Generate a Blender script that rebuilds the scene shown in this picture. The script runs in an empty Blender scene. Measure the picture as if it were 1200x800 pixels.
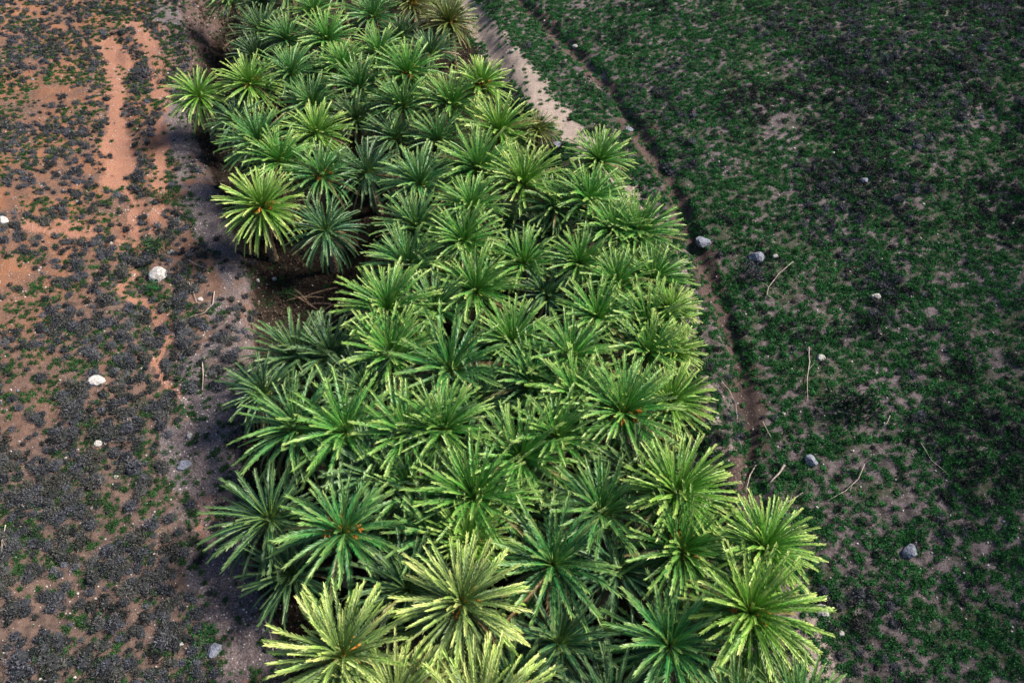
import bpy, math, random
import numpy as np
from mathutils import Vector, Matrix, Euler

R = math.radians
scene = bpy.context.scene

# ------------------------------------------------------------------ camera, sky, sun, exposure
CAM_H, PITCH, FPX = 38.0, R(51.0), 858.0          # focal length in pixels of the 1200 px wide photograph
cam_data = bpy.data.cameras.new('camera')
cam_data.sensor_width = 36.0
cam_data.lens = FPX / 1200.0 * 36.0
cam_data.clip_start = 0.5
cam_data.clip_end = 5000.0
cam = bpy.data.objects.new('camera', cam_data)
scene.collection.objects.link(cam)
cam.location = (0, 0, CAM_H)
cam.rotation_euler = (math.pi / 2 - PITCH, 0, 0)
scene.camera = cam

SUN_EL, SUN_AZ = R(42), R(72)                      # azimuth measured from +Y (up the photo) towards +X
world = bpy.data.worlds.new('World')
scene.world = world
world.use_nodes = True
wn = world.node_tree
wn.nodes.clear()
sky = wn.nodes.new('ShaderNodeTexSky')
sky.sky_type = 'NISHITA'
sky.sun_disc = False
sky.sun_elevation = SUN_EL
sky.sun_rotation = SUN_AZ
bg = wn.nodes.new('ShaderNodeBackground')
bg.inputs['Strength'].default_value = 0.08
wo = wn.nodes.new('ShaderNodeOutputWorld')
wn.links.new(sky.outputs['Color'], bg.inputs['Color'])
wn.links.new(bg.outputs['Background'], wo.inputs['Surface'])

sun_data = bpy.data.lights.new('sun', 'SUN')
sun_data.energy = 5.0
sun_data.angle = R(9.0)
sun_data.color = (1.0, 0.93, 0.80)
sun = bpy.data.objects.new('sun', sun_data)
scene.collection.objects.link(sun)
sd = Vector((math.cos(SUN_EL) * math.sin(SUN_AZ), math.cos(SUN_EL) * math.cos(SUN_AZ), math.sin(SUN_EL)))
sun.rotation_euler = sd.to_track_quat('Z', 'Y').to_euler()
sun.location = sd * 120

scene.view_settings.view_transform = 'Standard'
scene.view_settings.look = 'None'
scene.view_settings.exposure = 1.08
scene.view_settings.gamma = 1.0
scene.render.engine = 'CYCLES'

rng = np.random.default_rng(11)
random.seed(5)
C = scene.collection


# ------------------------------------------------------------------ helpers
def smooth(a, b, x):
    t = np.clip((x - a) / (b - a), 0, 1)
    return t * t * (3 - 2 * t)


_lat = np.random.default_rng(3).random((512, 512))


def vnoise(x, y, s, ox=0.0):
    """smooth value noise, 0..1, feature size s metres"""
    u = np.asarray(x, float) / s + ox + 1000.3
    v = np.asarray(y, float) / s + ox * 0.7 + 1000.7
    iu = np.floor(u).astype(int); iv = np.floor(v).astype(int)
    fu = u - iu; fv = v - iv
    fu = fu * fu * (3 - 2 * fu); fv = fv * fv * (3 - 2 * fv)
    a = _lat[iu % 512, iv % 512]; b = _lat[(iu + 1) % 512, iv % 512]
    c = _lat[iu % 512, (iv + 1) % 512]; d = _lat[(iu + 1) % 512, (iv + 1) % 512]
    return (a * (1 - fu) + b * fu) * (1 - fv) + (c * (1 - fu) + d * fu) * fv


def fbm(x, y, s, o=4, ox=0.0):
    t = 0; w = 1; n = 0
    for k in range(o):
        t = t + w * vnoise(x, y, s / 2 ** k, ox + 17.1 * k); n += w; w *= 0.55
    return t / n


FWD = np.array([0, math.cos(PITCH), -math.sin(PITCH)])
UPV = np.array([0, math.sin(PITCH), math.cos(PITCH)])


def ray(px, py):
    d = FWD * FPX + np.array([px - 600.0, 0, 0]) + UPV * (400.0 - py)
    return d / np.linalg.norm(d)


def flat(px, py):
    d = ray(px, py)
    t = -CAM_H / d[2]
    return d[0] * t, d[1] * t


# survey of the valley: the two banks of the grove, as x for a given y
def edge(pts):
    w = sorted([flat(*p) for p in pts], key=lambda q: q[1])
    return np.array([q[1] for q in w]), np.array([q[0] for q in w])


LE = edge([(262, -30), (232, 60), (225, 150), (255, 220), (290, 320), (300, 420), (285, 520), (275, 620), (315, 710), (340, 820)])
RE = edge([(552, -30), (590, 60), (625, 150), (700, 230), (770, 310), (800, 400), (815, 500), (870, 600), (920, 700), (920, 820)])


def lx(y): return np.interp(y, *LE)
def rx(y): return np.interp(y, *RE)


def gh0(x, y):
    x = np.asarray(x, float); y = np.asarray(y, float)
    dr = np.maximum(x - rx(y) - 1.0, 0)
    dl = np.maximum(lx(y) - 3.0 - x, 0)
    h = 38 * (1 - np.exp(-dr * dr / (dr + 5) * 0.24 / 38)) + 30 * (1 - np.exp(-dl * dl / (dl + 5) * 0.15 / 30))
    foot = 0.70 * (0.63 * np.clip(y, 0, 90) + 29.5) + 9.0          # added unseen hillside, blocks the sun to shade the right edge
    h = h + 40.0 * smooth(0, 42, x - foot) * smooth(-90, -20, y) * (0.85 + 0.3 * vnoise(x, y, 22, 6.0))
    inside = smooth(-1.5, 2.5, x - lx(y)) * smooth(-1.5, 2.0, rx(y) - x)
    h = h - 1.6 * inside
    h = h + (fbm(x, y, 14, 3) - 0.5) * 1.3
    return h


def march(px, py, hf, add=0.0):
    d = ray(px, py)
    t = 15.0
    last = None
    while t < 400:
        p = d * t
        f = CAM_H + p[2] - (float(hf(p[0], p[1])) + add)
        if f < 0:
            a, b = t - 0.5, t
            for _ in range(14):
                m = (a + b) / 2; q = d * m
                if CAM_H + q[2] - (float(hf(q[0], q[1])) + add) < 0: b = m
                else: a = m
            q = d * b
            return float(q[0]), float(q[1]), float(q[2] + CAM_H)
        t += 0.5
    q = d * 100
    return float(q[0]), float(q[1]), 0.0


def poly(pts, hf=gh0):
    return np.array([march(px, py, hf)[:2] for px, py in pts])


def dist_poly(x, y, P):
    """distance to a polyline in plan"""
    best = np.full(np.shape(x), 1e9)
    for a, b in zip(P[:-1], P[1:]):
        ab = b - a; l2 = ab @ ab
        t = np.clip(((x - a[0]) * ab[0] + (y - a[1]) * ab[1]) / l2, 0, 1)
        best = np.minimum(best, np.hypot(x - a[0] - t * ab[0], y - a[1] - t * ab[1]))
    return best


CHANNEL = poly([(585, -25), (640, 30), (690, 75), (725, 120), (765, 175), (795, 235), (820, 300), (850, 365), (868, 420), (872, 490), (880, 560), (905, 640)])
PATH_R = poly([(536, -15), (562, 35), (608, 85), (644, 125), (680, 168), (745, 230), (795, 300), (815, 380), (822, 440), (835, 500), (860, 560)])
PATH_R2 = poly([(925, 700), (935, 740), (960, 790), (990, 860)])
TRACK_L = poly([(128, 50), (132, 100), (142, 180), (152, 250), (150, 310), (182, 380), (205, 440), (220, 520), (240, 600), (262, 680), (290, 760), (310, 840)])
TRACK_L2 = poly([(150, 30), (180, 70), (193, 130), (195, 190), (178, 260)])
TRACK_L3 = poly([(20, 262), (90, 272), (150, 285)])
GRAVEL = poly([(205, 0), (215, 60), (228, 160), (248, 230), (290, 300), (300, 350), (262, 420), (245, 480), (250, 560), (275, 650), (300, 720), (318, 830)])
GULLY = poly([(235, -40), (250, 10), (262, 60), (262, 90)])


def gh(x, y):
    x = np.asarray(x, float); y = np.asarray(y, float)
    h = gh0(x, y)
    wob = (fbm(x, y, 2.5, 3, 5.0) - 0.5) * 1.6
    h = h - 0.40 * smooth(1.0, 0.1, dist_poly(x, y, CHANNEL) + wob * .6)
    h = h - 2.0 * smooth(3.6, 0.8, dist_poly(x, y, GULLY) + wob)
    h = h - 0.25 * smooth(1.6, 0.5, dist_poly(x, y, TRACK_L) + wob)
    h = h + (fbm(x, y, 1.6, 3, 9.0) - 0.5) * 0.40
    return h


def new_mesh(name, V, F, attrs=None, smooth_shade=False):
    """V (n,3), F (m,4) quads or (m,3) triangles"""
    V = np.asarray(V, np.float32); F = np.asarray(F, np.int32)
    m = bpy.data.meshes.new(name)
    k = F.shape[1]
    m.vertices.add(len(V)); m.vertices.foreach_set('co', V.ravel())
    m.loops.add(F.size); m.loops.foreach_set('vertex_index', F.ravel())
    m.polygons.add(len(F))
    m.polygons.foreach_set('loop_start', np.arange(0, F.size, k, dtype=np.int32))
    m.polygons.foreach_set('loop_total', np.full(len(F), k, np.int32))
    m.polygons.foreach_set('use_smooth', np.full(len(F), smooth_shade, bool))
    for an, av in (attrs or {}).items():
        a = m.attributes.new(an, 'FLOAT', 'POINT')
        a.data.foreach_set('value', np.asarray(av, np.float32))
    m.update(calc_edges=True)
    m.validate()
    return m


def link(name, data, mat=None, parent=None, loc=None):
    o = bpy.data.objects.new(name, data)
    C.objects.link(o)
    if mat and data and not data.materials: data.materials.append(mat)
    if parent: o.parent = parent
    if loc is not None: o.location = loc
    return o


def tag(o, label=None, cat=None, group=None, kind=None):
    if label: o['label'] = label
    if cat: o['category'] = cat
    if group: o['group'] = group
    if kind: o['kind'] = kind
    return o


# ------------------------------------------------------------------ materials
class NT:
    def __init__(s, name):
        s.m = bpy.data.materials.new(name); s.m.use_nodes = True
        s.t = s.m.node_tree; s.t.nodes.clear()

    def n(s, typ, **kw):
        nd = s.t.nodes.new(typ)
        for k, v in kw.items(): setattr(nd, k, v)
        return nd

    def l(s, a, b): s.t.links.new(a, b)

    def attr(s, name): return s.n('ShaderNodeAttribute', attribute_name=name).outputs['Fac']

    def noise(s, scale, detail=4, rough=0.55, out='Fac', vec=None, dist=0.0):
        nd = s.n('ShaderNodeTexNoise'); nd.inputs['Scale'].default_value = scale
        nd.inputs['Detail'].default_value = detail; nd.inputs['Roughness'].default_value = rough
        nd.inputs['Distortion'].default_value = dist
        if vec: s.l(vec, nd.inputs['Vector'])
        return nd.outputs[out]

    def math(s, op, a, b=None, c=None, clamp=False):
        nd = s.n('ShaderNodeMath', operation=op); nd.use_clamp = clamp
        for i, v in enumerate((a, b, c)):
            if v is None: continue
            if hasattr(v, 'links'): s.l(v, nd.inputs[i])
            else: nd.inputs[i].default_value = v
        return nd.outputs[0]

    def mix(s, f, a, b, mode='MIX'):
        nd = s.n('ShaderNodeMix', data_type='RGBA', blend_type=mode)
        for i, v in ((0, f), (6, a), (7, b)):
            if hasattr(v, 'links'): s.l(v, nd.inputs[i])
            elif i == 0: nd.inputs[0].default_value = v
            else: nd.inputs[i].default_value = (*v, 1)
        return nd.outputs[2]

    def ramp(s, f, lo, hi):
        nd = s.n('ShaderNodeMapRange'); nd.interpolation_type = 'SMOOTHSTEP'
        s.l(f, nd.inputs['Value']); nd.inputs['From Min'].default_value = lo; nd.inputs['From Max'].default_value = hi
        return nd.outputs['Result']

    def finish(s, col, rough=0.8, bump=None, strength=0.3, dist=0.05, transl=0.0, spec=0.3):
        p = s.n('ShaderNodeBsdfPrincipled')
        if hasattr(col, 'links'): s.l(col, p.inputs['Base Color'])
        else: p.inputs['Base Color'].default_value = (*col, 1)
        p.inputs['Roughness'].default_value = rough
        p.inputs['Specular IOR Level'].default_value = spec
        if bump is not None:
            b = s.n('ShaderNodeBump'); b.inputs['Strength'].default_value = strength; b.inputs['Distance'].default_value = dist
            s.l(bump, b.inputs['Height']); s.l(b.outputs['Normal'], p.inputs['Normal'])
        o = s.n('ShaderNodeOutputMaterial')
        if transl > 0:
            t = s.n('ShaderNodeBsdfTranslucent')
            if hasattr(col, 'links'): s.l(col, t.inputs['Color'])
            else: t.inputs['Color'].default_value = (*col, 1)
            mx = s.n('ShaderNodeMixShader'); mx.inputs[0].default_value = transl
            s.l(p.outputs[0], mx.inputs[1]); s.l(t.outputs[0], mx.inputs[2]); s.l(mx.outputs[0], o.inputs['Surface'])
        else:
            s.l(p.outputs[0], o.inputs['Surface'])
        return s.m


def ground_material():
    s = NT('dry_valley_soil')
    g = s.n('ShaderNodeNewGeometry').outputs['Position']
    n1 = s.noise(0.35, 5, 0.6, vec=g)
    n2 = s.noise(2.2, 6, 0.65, vec=g)
    n3 = s.noise(9.0, 5, 0.7, vec=g)
    nf = s.noise(28.0, 3, 0.7, vec=g)
    # red soil of the left slope, in two shades, and the drab soil of the right one
    red = s.mix(s.ramp(n1, 0.35, 0.65), (0.225, 0.098, 0.054), (0.100, 0.062, 0.050))
    red = s.mix(s.ramp(n3, 0.45, 0.75), red, (0.26, 0.165, 0.125))
    drab = s.mix(s.ramp(n2, 0.3, 0.7), (0.040, 0.033, 0.034), (0.190, 0.152, 0.158))
    drab = s.mix(s.math('MULTIPLY', s.ramp(n1, 0.45, 0.6), s.ramp(n3, 0.35, 0.6)), drab, (0.035, 0.055, 0.02))
    brown = s.mix(s.ramp(n2, 0.3, 0.7), (0.070, 0.050, 0.046), (0.165, 0.108, 0.088))
    red = s.mix(s.attr('sunlit_red'), brown, red)  # redder upper slope: warm light painted into the soil, plus random patches
    col = s.mix(s.attr('left'), drab, red)

    def mask(name, lo=0.35, hi=0.65, amt=0.9):
        a = s.attr(name)
        j = s.math('ADD', a, s.math('MULTIPLY', s.math('SUBTRACT', n3, 0.5), 0.9))
        j = s.math('ADD', j, s.math('MULTIPLY', s.math('SUBTRACT', n2, 0.5), 0.8))
        return s.math('MULTIPLY', s.ramp(j, lo, hi), s.math('MULTIPLY', s.ramp(a, 0.02, 0.2), amt))
    grav = s.mix(s.ramp(n3, 0.35, 0.7), (0.060, 0.050, 0.054), (0.21, 0.180, 0.195))
    col = s.mix(mask('track'), col, s.mix(s.ramp(n3, 0.3, 0.7), (0.22, 0.100, 0.068), (0.36, 0.185, 0.130)))
    col = s.mix(mask('gravel'), col, grav)
    col = s.mix(mask('path'), col, s.mix(s.ramp(n3, 0.3, 0.7), (0.25, 0.19, 0.165), (0.46, 0.37, 0.33)))
    col = s.mix(mask('channel'), col, s.mix(s.ramp(n3, 0.3, 0.7), (0.035, 0.021, 0.019), (0.12, 0.082, 0.074)))
    col = s.mix(mask('litter', 0.3, 0.7, 1.0), col, s.mix(s.ramp(n3, 0.35, 0.65), (0.012, 0.009, 0.007), (0.035, 0.025, 0.018)))  # palm litter, its colour blackened to paint in shade between the crowns
    # pebbles
    v = s.n('ShaderNodeTexVoronoi'); v.inputs['Scale'].default_value = 7.0; s.l(g, v.inputs['Vector'])
    cs = s.n('ShaderNodeSeparateColor'); s.l(v.outputs['Color'], cs.inputs[0])
    peb = s.math('MULTIPLY', s.ramp(v.outputs['Distance'], 0.28, 0.18), s.math('GREATER_THAN', cs.outputs[0], 0.90))
    col = s.mix(s.math('MULTIPLY', peb, 0.7), col, (0.50, 0.46, 0.43))
    fine = s.mix(nf, (0.62, 0.62, 0.62), (1.35, 1.35, 1.35))
    col = s.mix(1.0, col, fine, 'MULTIPLY')
    h = s.math('ADD', s.math('MULTIPLY', n3, 1.0), s.math('MULTIPLY', nf, 0.5))
    h = s.math('ADD', h, s.math('MULTIPLY', peb, 0.8))
    return s.finish(col, 0.95, h, 0.9, 0.12, spec=0.1)


def leaf_material():
    s = NT('palm_frond')
    oi = s.n('ShaderNodeObjectInfo')
    tip, rnd, rib = s.attr('tip'), s.attr('rnd'), s.attr('rib')
    base = oi.outputs['Color']
    v = s.mix(rnd, (0.60, 0.66, 0.78), (1.35, 1.22, 0.95))
    base = s.mix(1.0, base, v, 'MULTIPLY')
    straw = s.mix(rnd, (0.24, 0.46, 0.06), (0.64, 0.66, 0.24))
    f = s.math('MULTIPLY', s.ramp(tip, 0.44, 1.06), oi.outputs['Alpha'], clamp=True)
    col = s.mix(f, base, straw)
    col = s.mix(s.math('MULTIPLY', rib, 0.6), col, (0.32, 0.46, 0.09))
    dead = s.attr('dead')
    col = s.mix(dead, col, (0.22, 0.15, 0.075))
    return s.finish(col, 0.42, transl=0.12, spec=0.4)


def simple(name, c1, c2, scale=6, rough=0.9, bump=0.5, dist=0.03, transl=0, spec=0.2, attr=None):
    s = NT(name)
    g = s.n('ShaderNodeTexCoord').outputs['Object']
    n = s.noise(scale, 5, 0.6, vec=g)
    f = s.ramp(n, 0.3, 0.7)
    if attr: f = s.attr(attr)
    col = s.mix(f, c1, c2)
    return s.finish(col, rough, n if bump else None, bump, dist, transl, spec)


M_GROUND = ground_material()
M_LEAF = leaf_material()
M_TRUNK = simple('palm_trunk_bark', (0.10, 0.07, 0.045), (0.26, 0.19, 0.13), 9, 0.95, 0.8, 0.04)
M_FRUIT = simple('orange_fruit_stalk', (0.36, 0.12, 0.02), (0.52, 0.24, 0.04), 14, 0.6, 0.2, 0.01, 0.1)
M_DEAD = simple('dry_brown_frond', (0.14, 0.085, 0.055), (0.32, 0.22, 0.15), 5, 0.9, 0, transl=0.1)
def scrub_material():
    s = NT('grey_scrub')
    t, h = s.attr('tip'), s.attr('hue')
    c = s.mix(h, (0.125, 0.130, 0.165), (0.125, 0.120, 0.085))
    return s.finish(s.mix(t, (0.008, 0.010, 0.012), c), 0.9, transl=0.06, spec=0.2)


M_GREY = scrub_material()
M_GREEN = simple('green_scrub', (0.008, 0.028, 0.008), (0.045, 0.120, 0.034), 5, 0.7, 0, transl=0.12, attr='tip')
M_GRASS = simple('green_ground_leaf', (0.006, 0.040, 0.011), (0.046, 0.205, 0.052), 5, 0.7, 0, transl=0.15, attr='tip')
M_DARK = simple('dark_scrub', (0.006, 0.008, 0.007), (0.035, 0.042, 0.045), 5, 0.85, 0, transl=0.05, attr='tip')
M_ROCK = simple('pale_limestone', (0.22, 0.20, 0.20), (0.50, 0.48, 0.46), 4, 0.9, 0.9, 0.06)
M_GREYROCK = simple('blue_grey_stone', (0.08, 0.085, 0.115), (0.23, 0.24, 0.30), 4, 0.9, 0.9, 0.06)
M_STICK = simple('bleached_wood', (0.20, 0.17, 0.14), (0.42, 0.36, 0.31), 8, 0.85, 0.4, 0.01)

# ------------------------------------------------------------------ the ground, one sheet out to the horizon
def axis(lo, hi, step, far):
    a = list(np.arange(lo, hi + step / 2, step))
    s = step; v = a[-1]
    while v < far:
        s *= 1.25; v += s; a.append(v)
    s = step; v = a[0]; b = []
    while v > -far:
        s *= 1.25; v -= s; b.append(v)
    return np.array(b[::-1] + a)


gx = axis(-58, 62, 0.22, 2500); gy = axis(2, 96, 0.22, 2500)
X, Y = np.meshgrid(gx, gy)
Z = gh(X, Y)
nx, ny = len(gx), len(gy)
idx = np.arange(nx * ny).reshape(ny, nx)
F = np.stack([idx[:-1, :-1], idx[:-1, 1:], idx[1:, 1:], idx[1:, :-1]], -1).reshape(-1, 4)
XX, YY = X.ravel(), Y.ravel()


def m_left(x, y): return smooth(3, -3, x - (lx(y) + rx(y)) / 2)
def warp(x, y, a=1.0, sc=2.6):
    return (x + (fbm(x, y, sc, 4, 3.3) - .5) * 2.6 * a, y + (fbm(x, y, sc, 4, 8.8) - .5) * 2.6 * a)


def m_track(x, y):
    u, v = warp(x, y, 1.5, 3.2)
    k = 0.22 + 0.85 * fbm(x, y, 7, 2, 44.0)
    top = smooth(30, 45, y)
    d1 = dist_poly(u, v, TRACK_L) / (k * (0.75 + 0.6 * top)); d2 = dist_poly(u, v, TRACK_L2) / k; d3 = dist_poly(u, v, TRACK_L3) / k
    return np.maximum(np.maximum(smooth(1.9, 0.3, d1), smooth(1.7, 0.3, d2)), 0.8 * smooth(1.5, 0.3, d3))


def m_path(x, y):
    u, v = warp(x, y, 0.7)
    k = 0.62 + 0.75 * smooth(44, 54, y)
    return np.maximum((0.5 + 0.5 * smooth(42, 50, y)) * smooth(1.7, 0.4, dist_poly(u, v, PATH_R) / k), 0.8 * smooth(2.4, 0.3, dist_poly(u, v, PATH_R2)))


def m_channel(x, y):
    u, v = warp(x, y, 1.3, 3.0)
    k = 0.35 + 1.3 * fbm(x, y, 4, 3, 64.0)
    return np.maximum(smooth(1.2, 0.2, dist_poly(u, v, CHANNEL) / k), smooth(4.6, 1.8, dist_poly(x, y, GULLY)))


def m_gravel(x, y):
    u, v = warp(x, y, 1.2)
    return smooth(3.6, 1.2, dist_poly(u, v, GRAVEL)) * (1 - 0.5 * smooth(.45, .6, fbm(x, y, 3.5, 3, 23.)))
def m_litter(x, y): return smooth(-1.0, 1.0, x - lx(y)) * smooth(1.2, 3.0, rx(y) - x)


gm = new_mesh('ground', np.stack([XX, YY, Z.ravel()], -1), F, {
    'left': m_left(XX, YY), 'sunlit_red': np.clip(smooth(24, 52, YY) + smooth(-26, -38, XX) * .6 + (fbm(XX, YY, 9, 3, 7.7) - .5) * 1.4, 0, 1), 'track': m_track(XX, YY), 'path': m_path(XX, YY),
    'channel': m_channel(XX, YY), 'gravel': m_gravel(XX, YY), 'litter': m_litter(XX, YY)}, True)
ground = link('ground', gm, M_GROUND)
tag(ground, 'dry red and brown valley ground with worn paths and gravel', 'ground', kind='structure')


# ------------------------------------------------------------------ palms
def frond_arrays(rg, az, el, L, bend, nleaf=24, dead=False, wscale=1.0):
    """a feather frond from the origin: arching rib with two rows of folded leaflets"""
    n = 12
    ts = np.linspace(0, 1, n + 1)
    e = el - bend * ts ** 1.35
    seg = L / n
    ca, sa = math.cos(az), math.sin(az)
    tx, tz = np.cos(e), np.sin(e)
    r = np.concatenate([[0], np.cumsum((tx[:-1] + tx[1:]) / 2 * seg)])
    z = np.concatenate([[0], np.cumsum((tz[:-1] + tz[1:]) / 2 * seg)])
    curl = rg.normal(0, 0.10) * ts ** 2 * L
    P = np.stack([r * ca - curl * sa, r * sa + curl * ca, z], -1)
    T = np.gradient(P, axis=0); T /= np.linalg.norm(T, axis=1, keepdims=True)
    roll = rg.normal(0, 0.25)
    S0 = np.array([-sa, ca, 0.0])
    S = S0 - T * (T @ S0)[:, None]; S /= np.linalg.norm(S, axis=1, keepdims=True)
    N = np.cross(T, S) * 1.0
    N = np.where(N[:, 2:3] < 0, -N, N) if abs(math.cos(el)) > 0.3 else N
    S, N = S * math.cos(roll) + N * math.sin(roll), N * math.cos(roll) - S * math.sin(roll)
    V, F, tip, rib = [], [], [], []
    # rib: a tapering three-sided strip
    w = 0.045 * (1 - ts * 0.8)
    base = 0
    for k in range(n + 1):
        V += [P[k] + S[k] * w[k], P[k] + N[k] * w[k] * 0.9, P[k] - S[k] * w[k]]
        tip += [ts[k] * 0.7] * 3; rib += [1.0] * 3
    for k in range(n):
        for q in range(2):
            a = k * 3 + q
            F.append([a, a + 1, a + 4, a + 3])
    base = len(V)
    tl = np.linspace(0.13, 0.985, nleaf)
    for side in (-1, 1):
        for t in tl:
            t = min(1, max(0.1, t + rg.normal(0, 0.006)))
            f = t * n; i = min(int(f), n - 1); u = f - i
            p = P[i] * (1 - u) + P[i + 1] * u
            tt = T[i]; ss = S[i]; nn = N[i]
            al = R(36 - 17 * t + rg.normal(0, 5))
            be = R(30 + rg.normal(0, 12))
            ll = L * 0.105 * wscale * (0.55 + 0.60 * math.sin(math.pi * min(1, (t * 0.70 + 0.12)))) * rg.uniform(0.78, 1.2)
            d = tt * math.cos(al) + (ss * side * math.cos(be) + nn * math.sin(be)) * math.sin(al)
            wv = tt - d * (tt @ d); wv /= np.linalg.norm(wv)
            hw = 0.0150 * L / 3.0
            d2 = d + np.array([0, 0, -0.28]); d2 /= np.linalg.norm(d2)
            m = p + d * ll * 0.55
            q = m + d2 * ll * 0.45
            b = len(V)
            V += [p - wv * hw * 0.7, p + wv * hw * 0.7, m + wv * hw, m - wv * hw, q + wv * hw * 0.12, q - wv * hw * 0.12]
            tip += [t * 0.62, t * 0.62, t * 0.80 + 0.08, t * 0.80 + 0.08, t * 0.85 + 0.2, t * 0.85 + 0.2]
            rib += [0] * 6
            F += [[b, b + 1, b + 2, b + 3], [b + 3, b + 2, b + 4, b + 5]]
    return np.array(V), np.array(F), np.array(tip), np.array(rib)


def crown_mesh(seed, nf, full, droop, wscale=1.0):
    rg = np.random.default_rng(seed)
    Vs, Fs, tips, ribs, rnds, dds = [], [], [], [], [], []
    off = 0
    az = rg.uniform(0, 6.28)
    for i in range(nf):
        u = i / (nf - 1)
        az += 2.39996 + rg.normal(0, 0.10)
        el = R(84 - (84 + full) * u ** 0.85 + rg.normal(0, 4))
        L = 3.05 * (0.62 + 0.42 * min(1, u * 2.6 + 0.1)) * rg.uniform(0.90, 1.08)
        bend = R(droop * (0.35 + 0.85 * u) + rg.normal(0, 6))
        V, F, t, rb = frond_arrays(rg, az, el, L, bend, 58, False, wscale)
        V[:, 2] -= 0.35 * u
        V[:, :2] += np.array([math.cos(az), math.sin(az)]) * 0.12
        Vs.append(V); Fs.append(F + off); tips.append(t); ribs.append(rb)
        rnds.append(np.full(len(V), rg.random() * 0.8 + 0.2 * (1 - u)))
        dds.append(np.full(len(V), rg.uniform(0.5, 1.0) if (u > 0.78 and rg.random() < 0.30) or (u > .5 and rg.random() < .05) else rg.uniform(0, .12)))
        off += len(V)
    return new_mesh('crown', np.concatenate(Vs), np.concatenate(Fs), {
        'tip': np.concatenate(tips), 'rib': np.concatenate(ribs), 'rnd': np.concatenate(rnds), 'dead': np.concatenate(dds)})


def skirt_mesh(seed, nf=14):
    rg = np.random.default_rng(seed)
    Vs, Fs = [], []; off = 0
    for i in range(nf):
        V, F, t, rb = frond_arrays(rg, rg.uniform(0, 6.28), R(-30 - rg.uniform(0, 25)), rg.uniform(1.9, 2.6), R(rg.uniform(15, 35)), 14, True, 0.8)
        V[:, 2] -= 0.45
        Vs.append(V); Fs.append(F + off); off += len(V)
    return new_mesh('dead_fronds', np.concatenate(Vs), np.concatenate(Fs))


def fruit_mesh(seed, nb):
    """orange fruit stalks: arching stems ending in a spray of stringlets"""
    rg = np.random.default_rng(seed)
    V, F = [], []

    def tube(P, r0, r1):
        b = len(V); n = len(P)
        for k, p in enumerate(P):
            t = P[min(k + 1, n - 1)] - P[max(k - 1, 0)]; t = t / (np.linalg.norm(t) + 1e-9)
            s = np.cross(t, [0.3, 0.2, 1.0]); s /= np.linalg.norm(s); q = np.cross(t, s)
            r = r0 + (r1 - r0) * k / (n - 1)
            for j in range(4):
                a = j * math.pi / 2
                V.append(p + (s * math.cos(a) + q * math.sin(a)) * r)
        for k in range(n - 1):
            for j in range(4):
                a = b + k * 4 + j; c = b + k * 4 + (j + 1) % 4
                F.append([a, c, c + 4, a + 4])
    a0 = rg.uniform(0, 6.28)
    for i in range(nb):
        az = a0 + i * 6.28 / nb + rg.normal(0, 0.35)
        d = np.array([math.cos(az), math.sin(az), 0])
        P = [d * (0.1 + 0.62 * t) + np.array([0, 0, 0.10 + 0.60 * t - 0.45 * t * t]) for t in np.linspace(0, 1, 6)]
        tube(P, 0.04, 0.03)
        for k in range(16):
            dd = d + rg.normal(0, 0.55, 3); dd /= np.linalg.norm(dd)
            l = rg.uniform(0.20, 0.38)
            p0 = P[-1] - d * rg.uniform(0, 0.15)
            tube([p0, p0 + dd * l * 0.5, p0 + dd * l + np.array([0, 0, -0.12])], 0.020, 0.034)
    return new_mesh('fruit_stalks', np.array(V), np.array(F))


def trunk_mesh(seed):
    """unit-height trunk with rows of old leaf bases, flared at the foot"""
    rg = np.random.default_rng(seed)
    n, m = 40, 14
    V, F = [], []
    for k in range(n + 1):
        t = k / n
        r = 0.27 + 0.12 * math.exp(-t * 14) + 0.10 * math.exp(-(1 - t) * 9)
        for j in range(m):
            a = (j + 0.5 * (k % 2)) * 2 * math.pi / m
            rr = r * (1 + (0.16 if (j + k // 2) % 2 else -0.04) + rg.normal(0, 0.03))
            V.append([rr * math.cos(a), rr * math.sin(a), t + rg.normal(0, 0.003)])
    for k in range(n):
        for j in range(m):
            F.append([k * m + j, k * m + (j + 1) % m, (k + 1) * m + (j + 1) % m, (k + 1) * m + j])
    return new_mesh('trunk', np.array(V), np.array(F))


# crown kinds: a = vase-shaped, b = full rosette, c = loose and drooping, d = stiff sparse star
CROWNS = {
    'a': [crown_mesh(100 + i, 124, 10, 42, 0.74) for i in range(4)],
    'b': [crown_mesh(200 + i, 180, 28, 36, 0.66) for i in range(4)],
    'c': [crown_mesh(300 + i, 110, 26, 58, 0.72) for i in range(3)],
    'd': [crown_mesh(400 + i, 88, 14, 40, 0.84) for i in range(3)],
}
SKIRTS = [skirt_mesh(500 + i) for i in range(3)]
FRUITS = [fruit_mesh(600 + i, 5 + i) for i in range(3)]
TRUNKS = [trunk_mesh(700 + i) for i in range(3)]
for lst in (*CROWNS.values(),):
    for me in lst: me.materials.append(M_LEAF)
for me in SKIRTS: me.materials.append(M_DEAD)
for me in FRUITS: me.materials.append(M_FRUIT)
for me in TRUNKS: me.materials.append(M_TRUNK)

# leaf tones: colour and share of straw at the tips
TONE = {
    'dark':   ((0.010, 0.095, 0.050), 0.30, 'dark blue-green'),
    'mid':    ((0.016, 0.160, 0.046), 0.55, 'mid-green'),
    'bright': ((0.030, 0.220, 0.034), 0.85, 'bright green'),
    'yellow': ((0.080, 0.270, 0.026), 1.2, 'yellow-green'),
    'ash':    ((0.120, 0.210, 0.072), 1.7, 'pale ash-yellow'),
    'olive':  ((0.075, 0.095, 0.022), 0.50, 'olive-brown'),
}

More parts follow.
